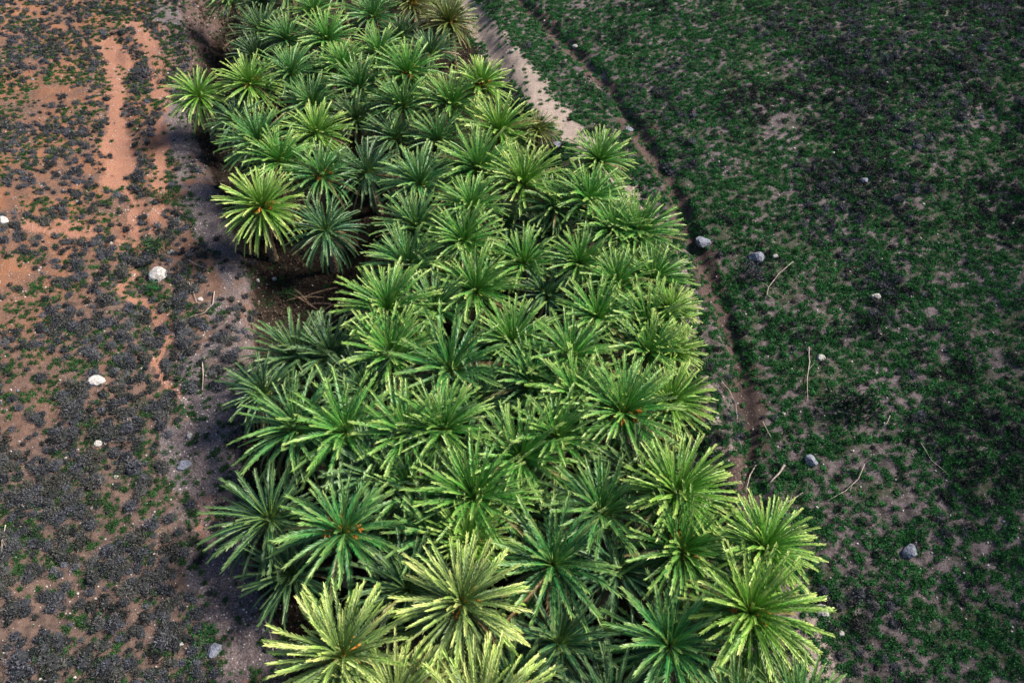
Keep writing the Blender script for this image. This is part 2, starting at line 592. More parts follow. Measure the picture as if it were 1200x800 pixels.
# photo survey of the crown hearts: x, y, kind, tone, size, fruit, own description of it or None
PALMS = [
 # the top of the grove
 (272, -4, 'a', 'mid', .95, 0, 'mid-green date palm at the top left corner of the grove, above the bare brown gully'),
 (306, 4, 'a', 'dark', .95, 0, None), (338, -12, 'a', 'mid', .95, 0, None), (368, 14, 'a', 'bright', .95, 0, None),
 (400, -14, 'a', 'mid', .95, 0, None), (437, 18, 'd', 'mid', 1.0, 0, None), (482, 4, 'a', 'olive', .95, 1, 'olive palm cut by the top edge of the photo, beside the orange-hearted olive one'),
 (520, -22, 'a', 'mid', .95, 0, None), (455, -20, 'a', 'dark', .9, 0, None),
 (526, 25, 'b', 'olive', 1.0, 2, 'olive palm with an orange heart at the top right corner of the grove'),
 (307, 38, 'a', 'dark', .95, 0, None), (337, 46, 'a', 'mid', .9, 0, None), (383, 46, 'a', 'bright', 1.0, 0, None),
 (470, 42, 'a', 'dark', .9, 0, None), (444, 62, 'a', 'bright', 1.0, 0, None), (402, 76, 'a', 'bright', .95, 0, None),
 (341, 86, 'a', 'mid', .95, 0, None), (478, 86, 'a', 'bright', 1.0, 1, None), (422, 102, 'a', 'mid', 1.0, 0, None),
 (505, 62, 'a', 'dark', .85, 0, None), (300, 66, 'a', 'dark', .85, 0, None), (375, 90, 'a', 'dark', .85, 0, None),
 (564, 98, 'b', 'yellow', 1.0, 2, 'yellow-green palm with a golden-orange heart beside the pink path on the upper right'),
 (529, 122, 'a', 'bright', 1.0, 0, None), (472, 124, 'a', 'mid', 1.05, 0, None),
 (233, 112, 'c', 'yellow', .85, 0, 'small drooping yellow-green palm, outermost on the upper left of the grove'),
 (293, 98, 'b', 'yellow', .92, 1, 'round bright yellow-green palm with rusty heart facing the bare brown gully'),
 (276, 142, 'c', 'dark', .85, 0, 'dark green palm just below the round yellow-green one at upper left'),
 (366, 122, 'a', 'mid', 1.0, 0, None), (371, 156, 'a', 'yellow', 1.0, 0, 'vivid yellow-green palm with spread fronds, standing out among the upper left crowns'),
 (303, 166, 'a', 'mid', .95, 0, None), (328, 188, 'a', 'bright', .9, 0, None), (418, 140, 'a', 'dark', .9, 0, None),
 (464, 162, 'a', 'dark', .95, 0, None), (514, 164, 'a', 'mid', .95, 0, None),
 (585, 152, 'a', 'yellow', 1.0, 0, 'pale yellow-green palm directly below the golden-hearted one'),
 (630, 152, 'c', 'olive', .7, 0, 'small dark olive palm tucked against the pink path on the right edge'),
 (377, 206, 'a', 'mid', .95, 1, None), (430, 202, 'a', 'dark', 1.0, 0, None),
 (307, 242, 'b', 'yellow', 1.0, 3, 'large round palm with a bright orange heart jutting out over the left gravel strip'),
 (382, 270, 'c', 'dark', 1.0, 0, 'dark blue-green palm beside the black gap, right of the orange-hearted round one'),
 # the waist
 (492, 214, 'a', 'mid', 1.1, 0, None), (560, 196, 'a', 'bright', 1.05, 0, None), (614, 214, 'a', 'yellow', 1.15, 0, None),
 (552, 242, 'a', 'bright', 1.0, 0, None), (650, 244, 'a', 'mid', .9, 0, None), (530, 205, 'a', 'dark', .85, 0, None),
 (702, 188, 'b', 'bright', .95, 0, 'bright green palm with straw tips at the right shoulder where the grove widens'),
 (690, 234, 'a', 'bright', 1.05, 0, None), (488, 266, 'a', 'mid', 1.05, 0, None), (544, 282, 'a', 'bright', 1.0, 0, None),
 (748, 272, 'b', 'bright', .95, 0, None), (614, 308, 'a', 'bright', 1.0, 0, None), (680, 308, 'a', 'bright', 1.05, 0, None),
 (766, 326, 'b', 'bright', .95, 0, None), (478, 310, 'a', 'mid', 1.0, 0, None), (558, 340, 'a', 'bright', 1.05, 0, None),
 (718, 268, 'a', 'bright', .9, 0, None), (724, 330, 'a', 'bright', .9, 0, None), (590, 262, 'a', 'dark', .85, 0, None),
 (645, 275, 'a', 'dark', .85, 0, None), (512, 318, 'a', 'dark', .9, 0, None), (640, 345, 'a', 'dark', .85, 0, None),
 (455, 362, 'a', 'bright', 1.05, 0, 'bright green palm with pale upright fronds beside the fallen brown fronds'),
 (510, 362, 'a', 'mid', .85, 0, None), (601, 400, 'b', 'bright', 1.05, 0, 'broad bright green palm with spread fronds near the middle of the grove'),
 (700, 372, 'a', 'bright', 1.05, 0, None), (758, 378, 'a', 'bright', .95, 0, None), (786, 362, 'b', 'yellow', .62, 0, None),
 (458, 416, 'a', 'bright', 1.1, 0, None), (528, 432, 'd', 'mid', 1.15, 0, None), (668, 416, 'd', 'bright', 1.0, 0, None),
 (760, 412, 'a', 'bright', .9, 0, None), (790, 412, 'b', 'yellow', .66, 0, 'straw-tipped yellow palm on the right edge where the pale path runs past'),
 (348, 418, 'a', 'dark', 1.0, 0, 'grey-green palm on the left edge just below the black gap'),
 (388, 416, 'a', 'dark', 1.0, 0, None), (310, 460, 'c', 'dark', .8, 0, None),
 # the belly
 (348, 502, 'c', 'mid', 1.15, 0, 'big drooping palm with long dark fronds at the left edge of the belly'),
 (405, 504, 'd', 'bright', 1.1, 0, None), (475, 508, 'd', 'bright', 1.0, 0, None), (520, 502, 'a', 'bright', 1.0, 0, None),
 (625, 450, 'a', 'mid', 1.0, 0, None), (674, 462, 'a', 'bright', .95, 0, None), (560, 470, 'a', 'dark', .9, 0, None),
 (730, 482, 'b', 'bright', 1.1, 3, 'bright palm with a golden-brown fruiting heart on the right side of the belly'),
 (785, 470, 'b', 'yellow', .85, 0, None), (652, 510, 'd', 'bright', 1.05, 0, None), (609, 536, 'a', 'bright', 1.0, 0, None),
 (430, 460, 'a', 'dark', .9, 0, None), (440, 560, 'a', 'dark', .95, 0, None), (480, 575, 'a', 'mid', .95, 0, None),
 (402, 622, 'd', 'mid', 1.2, 1, 'large star-shaped blue-green palm with a small rusty heart, lower left of the belly'),
 (316, 607, 'c', 'dark', 1.0, 0, 'dark round palm at the lower left edge, above the reddish bank'),
 (342, 672, 'c', 'dark', .95, 0, 'dark half-hidden palm behind the pale ash palm at the lower left'),
 (555, 582, 'b', 'bright', 1.05, 0, None), (507, 626, 'd', 'mid', 1.0, 0, None), (548, 634, 'b', 'yellow', .75, 1, None),
 (704, 600, 'd', 'mid', 1.1, 0, None), (793, 578, 'b', 'yellow', 1.1, 0, 'yellow-green palm at the right edge below the golden-brown fruiting one'),
 (610, 600, 'a', 'dark', .9, 0, None), (745, 555, 'a', 'dark', .9, 0, None),
 # the foot
 (799, 645, 'b', 'bright', 1.0, 2, 'bright palm with an orange heart in the lower right, above the star-shaped dark one'),
 (648, 660, 'd', 'mid', 1.15, 0, 'open star-shaped mid-green palm right of the pale ash rosette'),
 (400, 768, 'b', 'ash', 1.06, 1, 'largest pale ash-yellow rosette, at the bottom left corner of the grove'),
 (541, 706, 'b', 'ash', 1.05, 1, 'pale ash-yellow rosette seen from straight above, bottom centre'),
 (656, 752, 'd', 'dark', 1.0, 0, 'dark blue-green star-shaped palm sunk between the brighter crowns at bottom centre'),
 (785, 755, 'd', 'mid', 1.15, 0, 'star-shaped green palm with yellow-tipped fronds, bottom right of the grove'),
 (880, 716, 'b', 'yellow', 1.02, 1, 'big golden-tipped palm at the lower right edge of the grove'),
 (896, 640, 'b', 'yellow', .88, 0, 'yellow-tipped palm at the right edge, directly above the big golden-tipped one'),
 (724, 668, 'a', 'dark', .9, 0, None), (478, 690, 'a', 'dark', .9, 0, None), (600, 800, 'a', 'dark', .9, 0, None),
 (465, 826, 'b', 'ash', .95, 0, 'ash-yellow palm cut off by the bottom edge, left of centre'),
 (565, 842, 'b', 'ash', 1.0, 0, 'ash-yellow palm cut off by the bottom edge, below the central rosette'),
 (715, 830, 'a', 'dark', .95, 0, None), (860, 850, 'b', 'mid', 1.0, 0, None), (935, 838, 'b', 'mid', .85, 0, 'mid-green palm just poking up at the bottom edge, far right of the grove'),
]


LANDMARKS = [(526, 25, 'the orange-hearted olive palm'), (564, 98, 'the golden-hearted palm by the pink path'),
             (293, 98, 'the round rusty-hearted palm'), (371, 156, 'the vivid yellow-green palm'),
             (307, 242, 'the orange-hearted palm over the gravel'), (382, 270, 'the dark palm by the black gap'),
             (702, 188, 'the palm at the right shoulder'), (455, 362, 'the palm by the fallen fronds'),
             (601, 400, 'the broad mid-grove palm'), (348, 502, 'the big drooping left palm'),
             (730, 482, 'the golden-brown fruiting palm'), (402, 622, 'the rusty-hearted star palm'),
             (541, 706, 'the ash rosette at bottom centre'), (799, 645, 'the lower right orange-hearted palm'),
             (880, 716, 'the big golden-tipped palm'), (793, 578, 'the yellow-green palm at the right edge')]
LOOKS = {'a': 'palm', 'b': 'full-crowned palm', 'c': 'drooping palm', 'd': 'star-shaped palm'}
DIRS = ['right of', 'above and right of', 'above', 'above and left of', 'left of', 'below and left of', 'below', 'below and right of']
taken = set()


def auto_label(px, py, kind, word):
    """look, then which way and how many crowns from the nearest easily found palm"""
    cand = sorted(LANDMARKS, key=lambda q: math.hypot(q[0] - px, q[1] - py))
    crown = 50 + py * 0.055
    for lxm, lym, nm in cand:
        dx, dy = px - lxm, lym - py
        k = int(round(math.atan2(dy, dx) / (math.pi / 4))) % 8
        n = math.hypot(dx, dy) / crown
        far = 'next crown' if n < 1.25 else 'two crowns' if n < 2.2 else 'three crowns' if n < 3.2 else 'four crowns'
        lab = '%s %s, %s %s %s' % (word, LOOKS[kind], far, DIRS[k], nm)
        if lab not in taken and n < 4.5:
            taken.add(lab)
            return lab
    print('DUP', px, py)
    return lab


palm_pos = []
used = {}


def make_palm(i, px, py, kind, tone, size, fruit, desc):
    rg = random.Random(900 + i)
    size *= 0.94 * rg.uniform(0.90, 1.10)
    h = {'dark': 4.3, 'mid': 5.0, 'bright': 5.3, 'yellow': 5.3, 'ash': 6.4, 'olive': 4.9}[tone] + rg.uniform(-.35, .35)
    if 'half-hidden' in (desc or '') or 'sunk' in (desc or ''): h -= 0.8
    x, y, z = march(px, py, gh, h)
    # palms at the margins lean outwards
    mid = (float(lx(y)) + float(rx(y))) / 2; half = (float(rx(y)) - float(lx(y))) / 2
    u = max(-1, min(1, (x - mid) / half))
    lean_x = R(9) * u ** 3 + rg.gauss(0, R(4.5)); lean_y = rg.gauss(0, R(4.5))
    rot = Euler((-lean_y, lean_x, rg.uniform(0, 6.28)), 'XYZ')
    axisv = rot.to_matrix() @ Vector((0, 0, 1))
    base = Vector((x, y, z)) - axisv * h
    gz = float(gh(base.x, base.y))
    h += base.z - gz + 0.15                        # foot 15 cm in the soil
    base = Vector((x, y, z)) - axisv * h
    root = bpy.data.objects.new('date_palm', None)
    root.empty_display_size = 0.5
    C.objects.link(root)
    root.location = base; root.rotation_euler = rot
    col, straw, word = TONE[tone]
    j = [rg.uniform(0.86, 1.14) for _ in range(3)]; b = rg.uniform(0.88, 1.12)
    cr = link('crown', rg.choice(CROWNS[kind]), parent=root, loc=(0, 0, h))
    cr.scale = (size, size, size * rg.uniform(0.92, 1.05))
    cr.color = (col[0] * b * j[0], col[1] * b, col[2] * b * j[2], straw * rg.uniform(0.8, 1.15))
    tr = link('trunk', rg.choice(TRUNKS), parent=root)
    tr.scale = (1, 1, h - 0.1)
    if kind in 'bc' or rg.random() < 0.3:
        sk = link('dead_fronds', rg.choice(SKIRTS), parent=root, loc=(0, 0, h)); sk.scale = (size * .9,) * 3
    if fruit:
        fr = link('fruit_stalks', FRUITS[fruit - 1], parent=root, loc=(0, 0, h + 0.05)); fr.scale = (size,) * 3
        cr['label'] = 'crown with orange fruit stalks at its heart'
    if desc is None: desc = auto_label(px, py, kind, word)
    tag(root, desc, 'palm tree', 'date palms of the grove')
    palm_pos.append((base.x, base.y, base.z))


for i, p in enumerate(PALMS): make_palm(i, *p)


# ------------------------------------------------------------------ low plants
def clump(seed, n, leaf, flatness=0.6, spiky=0.0, spread=0.35, core=0.0):
    """a cushion of small leaf faces spread through a dome of radius 1"""
    rg = np.random.default_rng(seed)
    lob = rg.normal(0, spread, (5, 2))
    d = rg.normal(size=(n, 3)); d[:, 2] = np.abs(d[:, 2]); d /= np.linalg.norm(d, axis=1, keepdims=True)
    r = rg.uniform(0.35, 1.0, n) ** 0.6
    P = d * r[:, None]
    P[:, 2] *= flatness
    P[:, :2] = P[:, :2] * 0.62 + lob[rg.integers(0, 5, n)]
    nrm = d + rg.normal(0, 0.55, (n, 3)); nrm /= np.linalg.norm(nrm, axis=1, keepdims=True)
    a = np.cross(nrm, rg.normal(size=(n, 3))); a /= np.linalg.norm(a, axis=1, keepdims=True)
    b = np.cross(nrm, a)
    s = leaf * rg.uniform(0.6, 1.3, n)[:, None]
    if spiky:
        a = d * 0.8 + rg.normal(0, 0.5, (n, 3)); a /= np.linalg.norm(a, axis=1, keepdims=True)
        b = np.cross(a, nrm); b /= np.linalg.norm(b, axis=1, keepdims=True) + 1e-9
        b *= 0.35; s = s * 1.3
    V = np.stack([P - a * s, P + b * s * 0.6, P + a * s, P - b * s * 0.6], 1).reshape(-1, 3)
    V[:, 2] = np.maximum(V[:, 2] * 1.15, -0.05)
    F = np.arange(n * 4).reshape(n, 4)
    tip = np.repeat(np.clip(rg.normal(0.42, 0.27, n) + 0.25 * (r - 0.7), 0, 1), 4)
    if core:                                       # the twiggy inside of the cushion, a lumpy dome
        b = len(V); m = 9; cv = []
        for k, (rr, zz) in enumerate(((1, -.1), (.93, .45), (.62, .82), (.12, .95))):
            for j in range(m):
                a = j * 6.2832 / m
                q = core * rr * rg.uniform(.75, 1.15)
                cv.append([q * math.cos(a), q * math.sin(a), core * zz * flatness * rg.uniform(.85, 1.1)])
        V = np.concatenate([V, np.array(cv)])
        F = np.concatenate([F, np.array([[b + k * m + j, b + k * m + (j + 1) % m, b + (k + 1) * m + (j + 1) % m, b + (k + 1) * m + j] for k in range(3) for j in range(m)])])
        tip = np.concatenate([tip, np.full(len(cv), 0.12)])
    return V, F, tip


def merge(name, protos, pos, scl, rot, mat, label, cat):
    """all plants of an uncountable cover, in one mesh"""
    Vs, Fs, Ts, Hs = [], [], [], []; off = 0
    pick = rng.integers(0, len(protos), len(pos))
    for k, (V, F, t) in enumerate(protos):
        m = np.where(pick == k)[0]
        if not len(m): continue
        c, s = np.cos(rot[m]), np.sin(rot[m])
        vx = V[None, :, 0] * c[:, None] - V[None, :, 1] * s[:, None]
        vy = V[None, :, 0] * s[:, None] + V[None, :, 1] * c[:, None]
        W = np.stack([vx, vy, np.repeat(V[None, :, 2], len(m), 0)], -1) * scl[m][:, None, None] + pos[m][:, None, :]
        f = F[None] + (np.arange(len(m)) * len(V))[:, None, None] + off
        Vs.append(W.reshape(-1, 3)); Fs.append(f.reshape(-1, 4))
        sh = rng.normal(0, 0.16, len(m))
        Ts.append(np.clip(t[None] + sh[:, None], 0, 1).ravel())
        Hs.append(np.repeat(rng.random(len(m)) ** 2.2, len(V)))
        off += len(m) * len(V)
    print(name, len(pos), sum(len(f) for f in Fs))
    o = link(name, new_mesh(name, np.concatenate(Vs), np.concatenate(Fs), {'tip': np.concatenate(Ts), 'hue': np.concatenate(Hs)}), mat)
    tag(o, label, cat, kind='stuff')
    return o


def in_view(x, y, z, pad=60):
    d = np.stack([x, y, z - CAM_H], -1)
    w = d @ FWD
    px = 600 + d[..., 0] / w * FPX; py = 400 - (d @ UPV) / w * FPX
    return (px > -pad * 4) & (px < 1200 + pad * 4) & (py > -pad * 3) & (py < 800 + pad * 3), px, py, w


def scatter(n, dens):
    x = rng.uniform(-60, 64, n); y = rng.uniform(2, 100, n)
    z = gh(x, y)
    ok, px, py, w = in_view(x, y, z)
    k = ok & (rng.random(n) < dens(x, y))
    return x[k], y[k], z[k], w[k]


def bare(x, y):
    """share of ground kept free of plants"""
    return np.clip(np.maximum.reduce([0.85 * m_track(x, y), 0.72 * m_path(x, y), 0.62 * m_channel(x, y), 0.74 * m_gravel(x, y), m_litter(x, y) * 0.8]), 0, 1)


def side(x, y): return m_left(x, y)


def d_grey_left(x, y):
    return (1 + 0.20 * smooth(45, 22, y)) * side(x, y) * (1 - smooth(0.15, 0.7, bare(x, y))) * smooth(0.22, 0.56, fbm(x, y, 4.0, 4, 2.0))


def d_green_left(x, y):
    return side(x, y) * (1 - smooth(0.3, 1.0, bare(x, y))) * smooth(0.36, 0.56, fbm(x, y, 4.0, 4, 31.0))


def d_right_grass(x, y):
    return (1 - side(x, y)) * (1 - smooth(0.25, 0.8, bare(x, y))) * (0.22 + 0.78 * smooth(0.14, 0.46, fbm(x, y, 4.0, 4, 51.0)))


def d_right_grey(x, y):
    far = smooth(12, 40, x - rx(y))
    return (1 - side(x, y)) * (1 - smooth(0.1, 0.5, bare(x, y))) * smooth(0.52 - 0.15 * far, 0.72 - 0.15 * far, fbm(x, y, 5.0, 4, 71.0))


def d_right_dark(x, y):
    far = smooth(10, 28, x - rx(y)) * smooth(70, 28, y)  # blackish scrub packed in at lower right, imitates the darkened corner
    return (1 - side(x, y)) * (1 - smooth(0.1, 0.5, bare(x, y))) * smooth(0.60 - 0.30 * far, 0.75 - 0.25 * far, fbm(x, y, 7.0, 4, 91.0))


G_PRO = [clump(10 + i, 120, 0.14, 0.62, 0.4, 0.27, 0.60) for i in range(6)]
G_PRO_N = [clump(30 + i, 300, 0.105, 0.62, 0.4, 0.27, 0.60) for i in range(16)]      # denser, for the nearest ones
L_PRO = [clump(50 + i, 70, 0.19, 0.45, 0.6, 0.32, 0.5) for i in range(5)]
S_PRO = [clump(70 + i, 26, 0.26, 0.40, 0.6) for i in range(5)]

# grey cushion shrubs: the 300 that show largest are single things, the rest one cover
x, y, z, w = scatter(90000, lambda a, b: 0.50 * d_grey_left(a, b) + 0.42 * d_right_grey(a, b))
s = rng.uniform(0.24, 0.50, len(x)) * (0.85 + 0.4 * rng.random(len(x)) ** 4) * (0.7 + 0.6 * rng.random(len(x))) * (1 + 0.22 * smooth(42, 22, y) * side(x, y))
order = np.argsort(-(s / w))
_, opx, opy, _ = in_view(x, y, z)
seen = (opx > 4) & (opx < 1196) & (opy > 4) & (opy < 796)
first = [k for k in order if seen[k]][:300]
rest = np.setdiff1d(np.arange(len(x)), first)
near_mesh = []
for V, F, t in G_PRO_N:
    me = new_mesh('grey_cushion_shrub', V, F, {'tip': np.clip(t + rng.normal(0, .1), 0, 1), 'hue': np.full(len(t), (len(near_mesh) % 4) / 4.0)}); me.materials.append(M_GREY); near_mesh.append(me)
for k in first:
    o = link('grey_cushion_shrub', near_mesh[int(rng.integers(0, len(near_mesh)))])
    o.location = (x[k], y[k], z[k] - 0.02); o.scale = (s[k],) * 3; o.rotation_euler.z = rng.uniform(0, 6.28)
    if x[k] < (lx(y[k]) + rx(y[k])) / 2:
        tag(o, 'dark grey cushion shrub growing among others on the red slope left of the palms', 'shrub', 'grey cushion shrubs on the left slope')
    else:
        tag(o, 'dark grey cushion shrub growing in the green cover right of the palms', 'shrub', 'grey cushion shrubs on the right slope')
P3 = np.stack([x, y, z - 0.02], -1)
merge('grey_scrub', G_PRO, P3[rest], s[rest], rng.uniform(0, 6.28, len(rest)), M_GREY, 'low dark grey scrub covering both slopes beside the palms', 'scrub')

x, y, z, w = scatter(130000, lambda a, b: np.clip(0.75 * d_green_left(a, b) + 0.35 * smooth(.25, .6, m_gravel(a, b)) * smooth(.42, .6, fbm(a, b, 2.5, 3, 83.)) * smooth(1.5, -.5, a - lx(b) + 3), 0, 1))
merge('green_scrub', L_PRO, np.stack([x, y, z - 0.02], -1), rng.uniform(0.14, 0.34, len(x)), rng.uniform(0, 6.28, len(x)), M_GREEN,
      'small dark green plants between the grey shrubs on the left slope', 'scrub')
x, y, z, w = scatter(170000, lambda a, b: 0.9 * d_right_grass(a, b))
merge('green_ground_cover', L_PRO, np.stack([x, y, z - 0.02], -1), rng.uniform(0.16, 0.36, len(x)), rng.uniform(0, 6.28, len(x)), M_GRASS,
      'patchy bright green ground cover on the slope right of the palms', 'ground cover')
x, y, z, w = scatter(70000, lambda a, b: np.clip(0.95 * d_right_dark(a, b) + (0.08 + 0.14 * smooth(45, 22, b)) * d_grey_left(a, b) + 0.05 * d_right_grass(a, b), 0, 1))  # also thickened at lower left to imitate the darkening there
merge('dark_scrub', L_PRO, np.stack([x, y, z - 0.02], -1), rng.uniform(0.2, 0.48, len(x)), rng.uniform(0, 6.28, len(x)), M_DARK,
      'blackish low scrub dotted over both slopes, thickened at lower right to imitate darkening', 'scrub')
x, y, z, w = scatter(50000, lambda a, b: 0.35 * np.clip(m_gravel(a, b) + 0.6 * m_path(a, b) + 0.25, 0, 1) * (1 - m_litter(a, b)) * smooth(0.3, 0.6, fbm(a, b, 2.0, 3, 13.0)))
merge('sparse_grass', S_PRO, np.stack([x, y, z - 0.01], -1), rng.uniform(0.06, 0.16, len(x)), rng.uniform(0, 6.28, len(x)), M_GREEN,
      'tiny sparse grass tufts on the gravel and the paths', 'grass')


D_PRO = [clump(120 + i, 30, 0.30, 0.25, 0.6, 0.5) for i in range(5)]
M_LITTER = simple('palm_litter', (0.014, 0.010, 0.008), (0.105, 0.075, 0.055), 5, 0.95, 0, attr='tip')
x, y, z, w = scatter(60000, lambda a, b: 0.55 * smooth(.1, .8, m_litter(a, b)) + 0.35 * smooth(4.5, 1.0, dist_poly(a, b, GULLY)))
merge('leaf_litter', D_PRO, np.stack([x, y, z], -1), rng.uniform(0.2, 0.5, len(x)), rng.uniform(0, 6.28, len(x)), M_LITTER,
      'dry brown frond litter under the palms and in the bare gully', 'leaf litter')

# gravel and crumbs of stone
def peb(seed):
    rg = np.random.default_rng(seed)
    V = np.array([[1, 0, 0], [0, 1, 0], [-1, 0, 0], [0, -1, 0], [.5, .5, .7], [-.5, .5, .7], [-.5, -.5, .6], [.5, -.5, .7]], float) * rg.uniform(.7, 1.2, (8, 3))
    return V, np.array([[0, 1, 5, 4], [1, 2, 6, 5], [2, 3, 7, 6], [3, 0, 4, 7], [4, 5, 6, 7]]), rg.random(8)


M_CRUMB = simple('gravel_crumb', (0.12, 0.10, 0.10), (0.52, 0.48, 0.46), 5, 0.9, 0, attr='tip')
x, y, z, w = scatter(160000, lambda a, b: 0.22 + 0.5 * m_gravel(a, b) + 0.2 * m_path(a, b) + 0.2 * m_track(a, b) - 0.2 * m_litter(a, b))
merge('gravel', [peb(i) for i in range(6)], np.stack([x, y, z], -1), 0.022 + 0.06 * rng.random(len(x)) ** 3, rng.uniform(0, 6.28, len(x)), M_CRUMB,
      'gravel and crumbs of pale stone strewn over the soil', 'gravel')


# ------------------------------------------------------------------ stones, fallen wood
def rock_mesh(seed, rough=0.28):
    import bmesh
    rg = random.Random(seed)
    bm = bmesh.new()
    bmesh.ops.create_icosphere(bm, subdivisions=3, radius=1)
    cuts = [Vector((rg.gauss(0, 1), rg.gauss(0, 1), rg.gauss(0.2, 1))).normalized() for _ in range(9)]
    dep = [rg.uniform(0.62, 0.92) for _ in cuts]
    for v in bm.verts:
        for c, d in zip(cuts, dep):
            t = v.co.dot(c)
            if t > d: v.co -= c * (t - d) * 0.9
        v.co += v.co.normalized() * rg.gauss(0, 0.035)
        v.co.z *= 0.7
    me = bpy.data.meshes.new('rock'); bm.to_mesh(me); bm.free()
    return me


ROCKS_P = [rock_mesh(40 + i) for i in range(5)]; ROCKS_G = [rock_mesh(60 + i) for i in range(3)]
for me in ROCKS_P: me.materials.append(M_ROCK)
for me in ROCKS_G: me.materials.append(M_GREYROCK)

BOULDERS = [  # x, y, radius in metres, pale?, label
 (187, 323, .74, 1, 'big white boulder beside the orange track left of the grove'),
 (200, 296, .28, 1, 'small pinkish white rock just above the big white boulder'),
 (113, 447, .50, 1, 'flat white rock among grey shrubs in the middle of the left slope'),
 (3, 259, .45, 1, 'white rock cut by the left edge of the photo'),
 (216, 545, .42, 0, 'pale lilac rock at the bank below two small stones on the lower left'),
 (222, 511, .24, 1, 'white stone on the reddish bank above the pale lilac rock'),
 (235, 351, .20, 1, 'small white stone on the green strip below the big white boulder'),
 (115, 520, .26, 1, 'small cream stone among dense grey shrubs on the left slope'),
 (252, 762, .38, 0, 'grey rock beside the reddish bank near the bottom left'),
 (322, 327, .22, 1, 'small white stone in the dark hollow below the orange-hearted palm'),
 (302, 329, .18, 1, 'tiny cream stone left of the white one in the dark hollow'),
 (824, 284, .60, 0, 'blue-grey boulder at the edge of the dark erosion channel, right'),
 (886, 302, .52, 0, 'blue-grey boulder in green cover near the curved pale stick'),
 (909, 301, .26, 1, 'small pinkish stone right of the blue-grey boulder'),
 (963, 716, .40, 1, 'white stone on brown soil by the big golden-tipped palm'),
 (950, 540, .42, 0, 'lilac-grey rock right of the bleached log'),
 (1027, 348, .30, 1, 'small white rock in the open green slope on the right'),
 (962, 420, .28, 1, 'pale pinkish stone just right of the upright pale stick'),
 (1066, 646, .44, 0, 'blue-grey rock in dark scrub on the lower right slope'),
 (985, 742, .20, 1, 'tiny cream stone below and right of the white stone'),
 (653, 170, .42, 0, 'dark blue-grey rock where the pink path meets the palms'),
 (600, 60, .26, 1, 'small pale stone on the upper end of the pink path'),
 (674, 55, .30, 1, 'white stone in the upper part of the dark erosion channel'),
 (737, 152, .34, 0, 'pale grey stone on the channel bank opposite the right shoulder of the grove'),
 (1013, 212, .34, 0, 'grey stone high on the right slope'),
]
for i, (px, py, r, pale, lab) in enumerate(BOULDERS):
    x_, y_, z_ = march(px, py, gh)
    o = link('rock', (ROCKS_P if pale else ROCKS_G)[i % (5 if pale else 3)])
    o.location = (x_, y_, z_ + r * 0.10); o.scale = (r * random.uniform(.9, 1.15), r * random.uniform(.8, 1.1), r)
    o.rotation_euler = (random.uniform(-.2, .2), random.uniform(-.2, .2), random.uniform(0, 6.28))
    tag(o, lab, 'rock')

# loose stones scattered over the slopes
x, y, z, w = scatter(4000, lambda a, b: 0.08 + 0.10 * side(a, b) - 0.1 * m_litter(a, b))
_, opx, opy, _ = in_view(x, y, z)
seen = np.where((opx > 3) & (opx < 1197) & (opy > 3) & (opy < 797) & (m_litter(x, y) < 0.3))[0][:120]
for k in seen:
    r = rng.uniform(0.05, 0.15)
    o = link('stone', ROCKS_P[int(rng.integers(0, 5))] if rng.random() < .75 else ROCKS_G[int(rng.integers(0, 3))])
    o.location = (x[k], y[k], z[k] + r * 0.1); o.scale = (r, r * 0.9, r * .9); o.rotation_euler.z = rng.uniform(0, 6.28)
    if side(x[k], y[k]) > .5: tag(o, 'small loose stone lying among the scrub on the red left slope', 'stone', 'loose stones on the left slope')
    else: tag(o, 'small loose stone lying in the green cover of the right slope', 'stone', 'loose stones on the right slope')


def tube_mesh(name, P, r0, r1, seed=0, twigs=()):
    rg = random.Random(seed)
    V, F = [], []

    def run(P, r0, r1):
        b = len(V); n = len(P)
        for k in range(n):
            t = (P[min(k + 1, n - 1)] - P[max(k - 1, 0)]).normalized()
            s_ = t.cross(Vector((0, 0, 1)));  s_ = s_.normalized() if s_.length > .01 else Vector((1, 0, 0))
            q = t.cross(s_); r = (r0 + (r1 - r0) * k / (n - 1)) * rg.uniform(.85, 1.15)
            for j in range(6):
                a = j * math.pi / 3
                V.append(P[k] + (s_ * math.cos(a) + q * math.sin(a)) * r)
        for k in range(n - 1):
            for j in range(6):
                F.append([b + k * 6 + j, b + k * 6 + (j + 1) % 6, b + (k + 1) * 6 + (j + 1) % 6, b + (k + 1) * 6 + j])
    run(P, r0, r1)
    for (at, dv) in twigs:
        p = P[at]; run([p, p + dv * .5 + Vector((0, 0, .05)), p + dv], r1, r1 * .4)
    return new_mesh(name, [tuple(v) for v in V], F, smooth_shade=True)


def stick(pts, rad, lab, name='fallen_branch', cat='branch', seed=0, mat=M_STICK):
    rad *= 0.68
    W = [Vector(march(px, py, gh)) for px, py in pts]
    P = []
    for i in range(len(W) - 1):
        for k in range(4):
            p = W[i].lerp(W[i + 1], k / 4); p.z = float(gh(p.x, p.y)) + rad + 0.10; P.append(p)
    p = W[-1].copy(); p.z = float(gh(p.x, p.y)) + rad + 0.05; P.append(p)
    o0 = P[0].copy()
    Q = [p - o0 for p in P]
    rg = random.Random(seed)
    tw = [(max(1, len(Q) // 2), Vector((rg.uniform(-.5, .5), rg.uniform(-.5, .5), .08)))]
    o = link(name, tube_mesh(name, Q, rad, rad * .45, seed, tw), mat); o.location = o0
    tag(o, lab, cat)


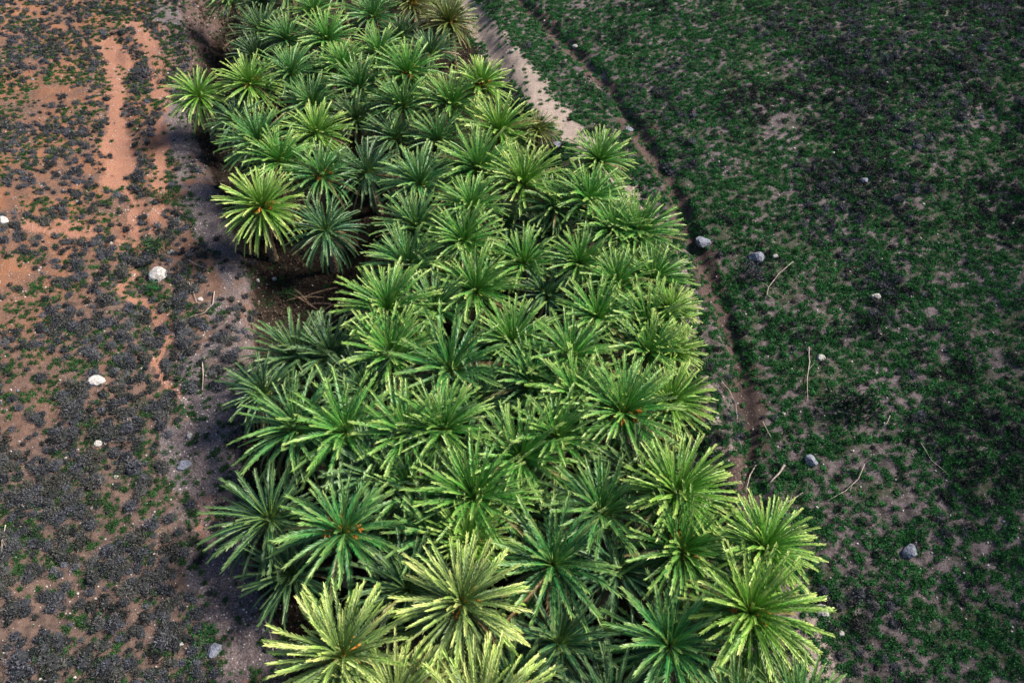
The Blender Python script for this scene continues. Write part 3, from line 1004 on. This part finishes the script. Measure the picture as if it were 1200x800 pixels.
stick([(929, 308), (912, 322), (900, 338), (898, 347), (906, 352)], .055, 'hook-shaped pale stick beside the blue-grey boulder on the right', seed=1)
stick([(947, 408), (948, 425), (945, 445), (946, 470)], .06, 'upright straight pale stick on the green right slope', seed=2)
stick([(845, 448), (855, 460), (862, 475), (864, 495)], .045, 'thin curved stick on the pale path edge right of the grove', seed=3)
stick([(1012, 545), (1005, 562), (990, 576), (970, 587)], .05, 'long curved pale stick below the dark scrub patch', seed=4)
stick([(940, 578), (925, 588), (908, 596)], .05, 'pale stick lying left of the long curved one', seed=5)
stick([(918, 546), (912, 556), (902, 566)], .12, 'short thick bleached log on the brown mound', seed=6)
stick([(885, 546), (878, 558), (874, 574)], .07, 'reddish stick beside the bleached log, at its left', seed=7)
stick([(822, 497), (834, 499), (846, 499)], .07, 'pinkish stick sticking out from the right edge of the palms', seed=8)
stick([(893, 495), (900, 508), (903, 514)], .04, 'short thin stick above the bleached log', seed=9)
stick([(1042, 488), (1038, 498), (1033, 501)], .04, 'short hooked stick right of the dark scrub patch', seed=10)
stick([(1078, 520), (1090, 540), (1110, 556)], .035, 'thin dark stick in shadowy scrub at far right', seed=17)
stick([(238, 425), (239, 440), (238, 458)], .06, 'upright pale stick on the gravel strip left of the grove', seed=11)
stick([(222, 332), (228, 345), (231, 355)], .045, 'short stick right of the big white boulder', seed=12)
stick([(252, 343), (250, 358), (240, 368), (222, 373)], .05, 'curved branch on the green strip below the big boulder', seed=13)
stick([(222, 306), (232, 312), (246, 317)], .04, 'thin stick above and right of the big boulder', seed=14)
stick([(8, 616), (4, 632), (3, 650)], .05, 'pale stick at the left edge of the photo', seed=15)
stick([(310, 722), (318, 745), (322, 768)], .05, 'grey stick below the dark palm at the lower left bank', seed=16)


# fallen brown fronds in the black gap and in the bare gully
def fallen(px, py, az, L, lab, seed):
    rg = np.random.default_rng(seed)
    V, F, t, rb = frond_arrays(rg, 0.0, R(16), L, R(34), 22, True, 0.7)
    x_, y_, z_ = march(px, py, gh)
    o = link('fallen_frond', new_mesh('fallen_frond', V, F), M_DEAD)
    o.location = (x_, y_, z_ + 0.15); o.rotation_euler.z = az
    tag(o, lab, 'palm frond', 'dry fronds lying on the ground')


FALL = [(352, 352, .3, 2.8, 'leftmost dry brown frond lying in the black gap'),
        (362, 358, -.1, 3.0, 'second dry brown frond in the black gap, pointing right'),
        (372, 364, 2.6, 2.7, 'dry brown frond in the black gap, pointing up left'),
        (380, 350, 3.3, 2.6, 'uppermost dry brown frond in the black gap'),
        (365, 375, .6, 2.8, 'lowest dry brown frond in the black gap'),
        (345, 340, -.8, 2.4, 'dry frond at the upper left of the black gap'),
        (268, 30, -1.2, 2.6, 'dry pinkish frond at the top of the bare brown gully'),
        (278, 48, -2.0, 2.6, 'dry frond halfway down the bare brown gully'),
        (285, 20, -2.4, 2.4, 'dry frond under the palms at the top of the brown gully'),
        (270, 62, 2.2, 2.2, 'dry frond at the lower end of the bare brown gully')]
for i, f in enumerate(FALL): fallen(*f, seed=800 + i)


# single bushes one can pick out
def bush(px, py, r, mat, lab, name, protos, seed):
    V, F, t = protos[seed % len(protos)]
    x_, y_, z_ = march(px, py, gh)
    me = new_mesh(name, V, F, {'tip': t}); me.materials.append(mat)
    o = link(name, me); o.location = (x_, y_, z_ - .02); o.scale = (r, r, r); o.rotation_euler.z = seed
    tag(o, lab, 'bush')


B_PRO = [clump(90 + i, 420, 0.085, 0.6, 0.5) for i in range(4)]
BUSH = [(193, 234, 1.0, M_GREEN, 'dark green round bush between the two orange tracks, upper left', 'green_bush'),
        (222, 250, .6, M_GREEN, 'small green bush beside the gravel right of the dark round one', 'green_bush'),
        (178, 288, 1.4, M_GREEN, 'wide dark green bush above the big white boulder', 'green_bush'),
        (182, 338, .8, M_GRASS, 'bright green patch of leaves at the foot of the big white boulder', 'green_bush'),
        (245, 742, .75, M_GRASS, 'bright green bush beside the reddish bank near the bottom left', 'green_bush'),
        (342, 348, .9, M_GREEN, 'dark green bush in the black gap beside the brown fronds', 'green_bush'),
        (112, 500, .7, M_GREEN, 'green bush among grey shrubs in the middle of the left slope', 'green_bush'),
        (995, 482, 1.9, M_DARK, 'blackish sprawling bush in the middle of the right slope', 'dark_bush'),
        (885, 322, 1.1, M_GREY, 'grey bush right under the blue-grey boulder', 'grey_bush'),
        (170, 90, 1.4, M_GREY, 'large grey bush between the two orange tracks near the top left', 'grey_bush')]
for i, (px, py, r, m, lab, nm) in enumerate(BUSH): bush(px, py, r, m, lab, nm, B_PRO, i)
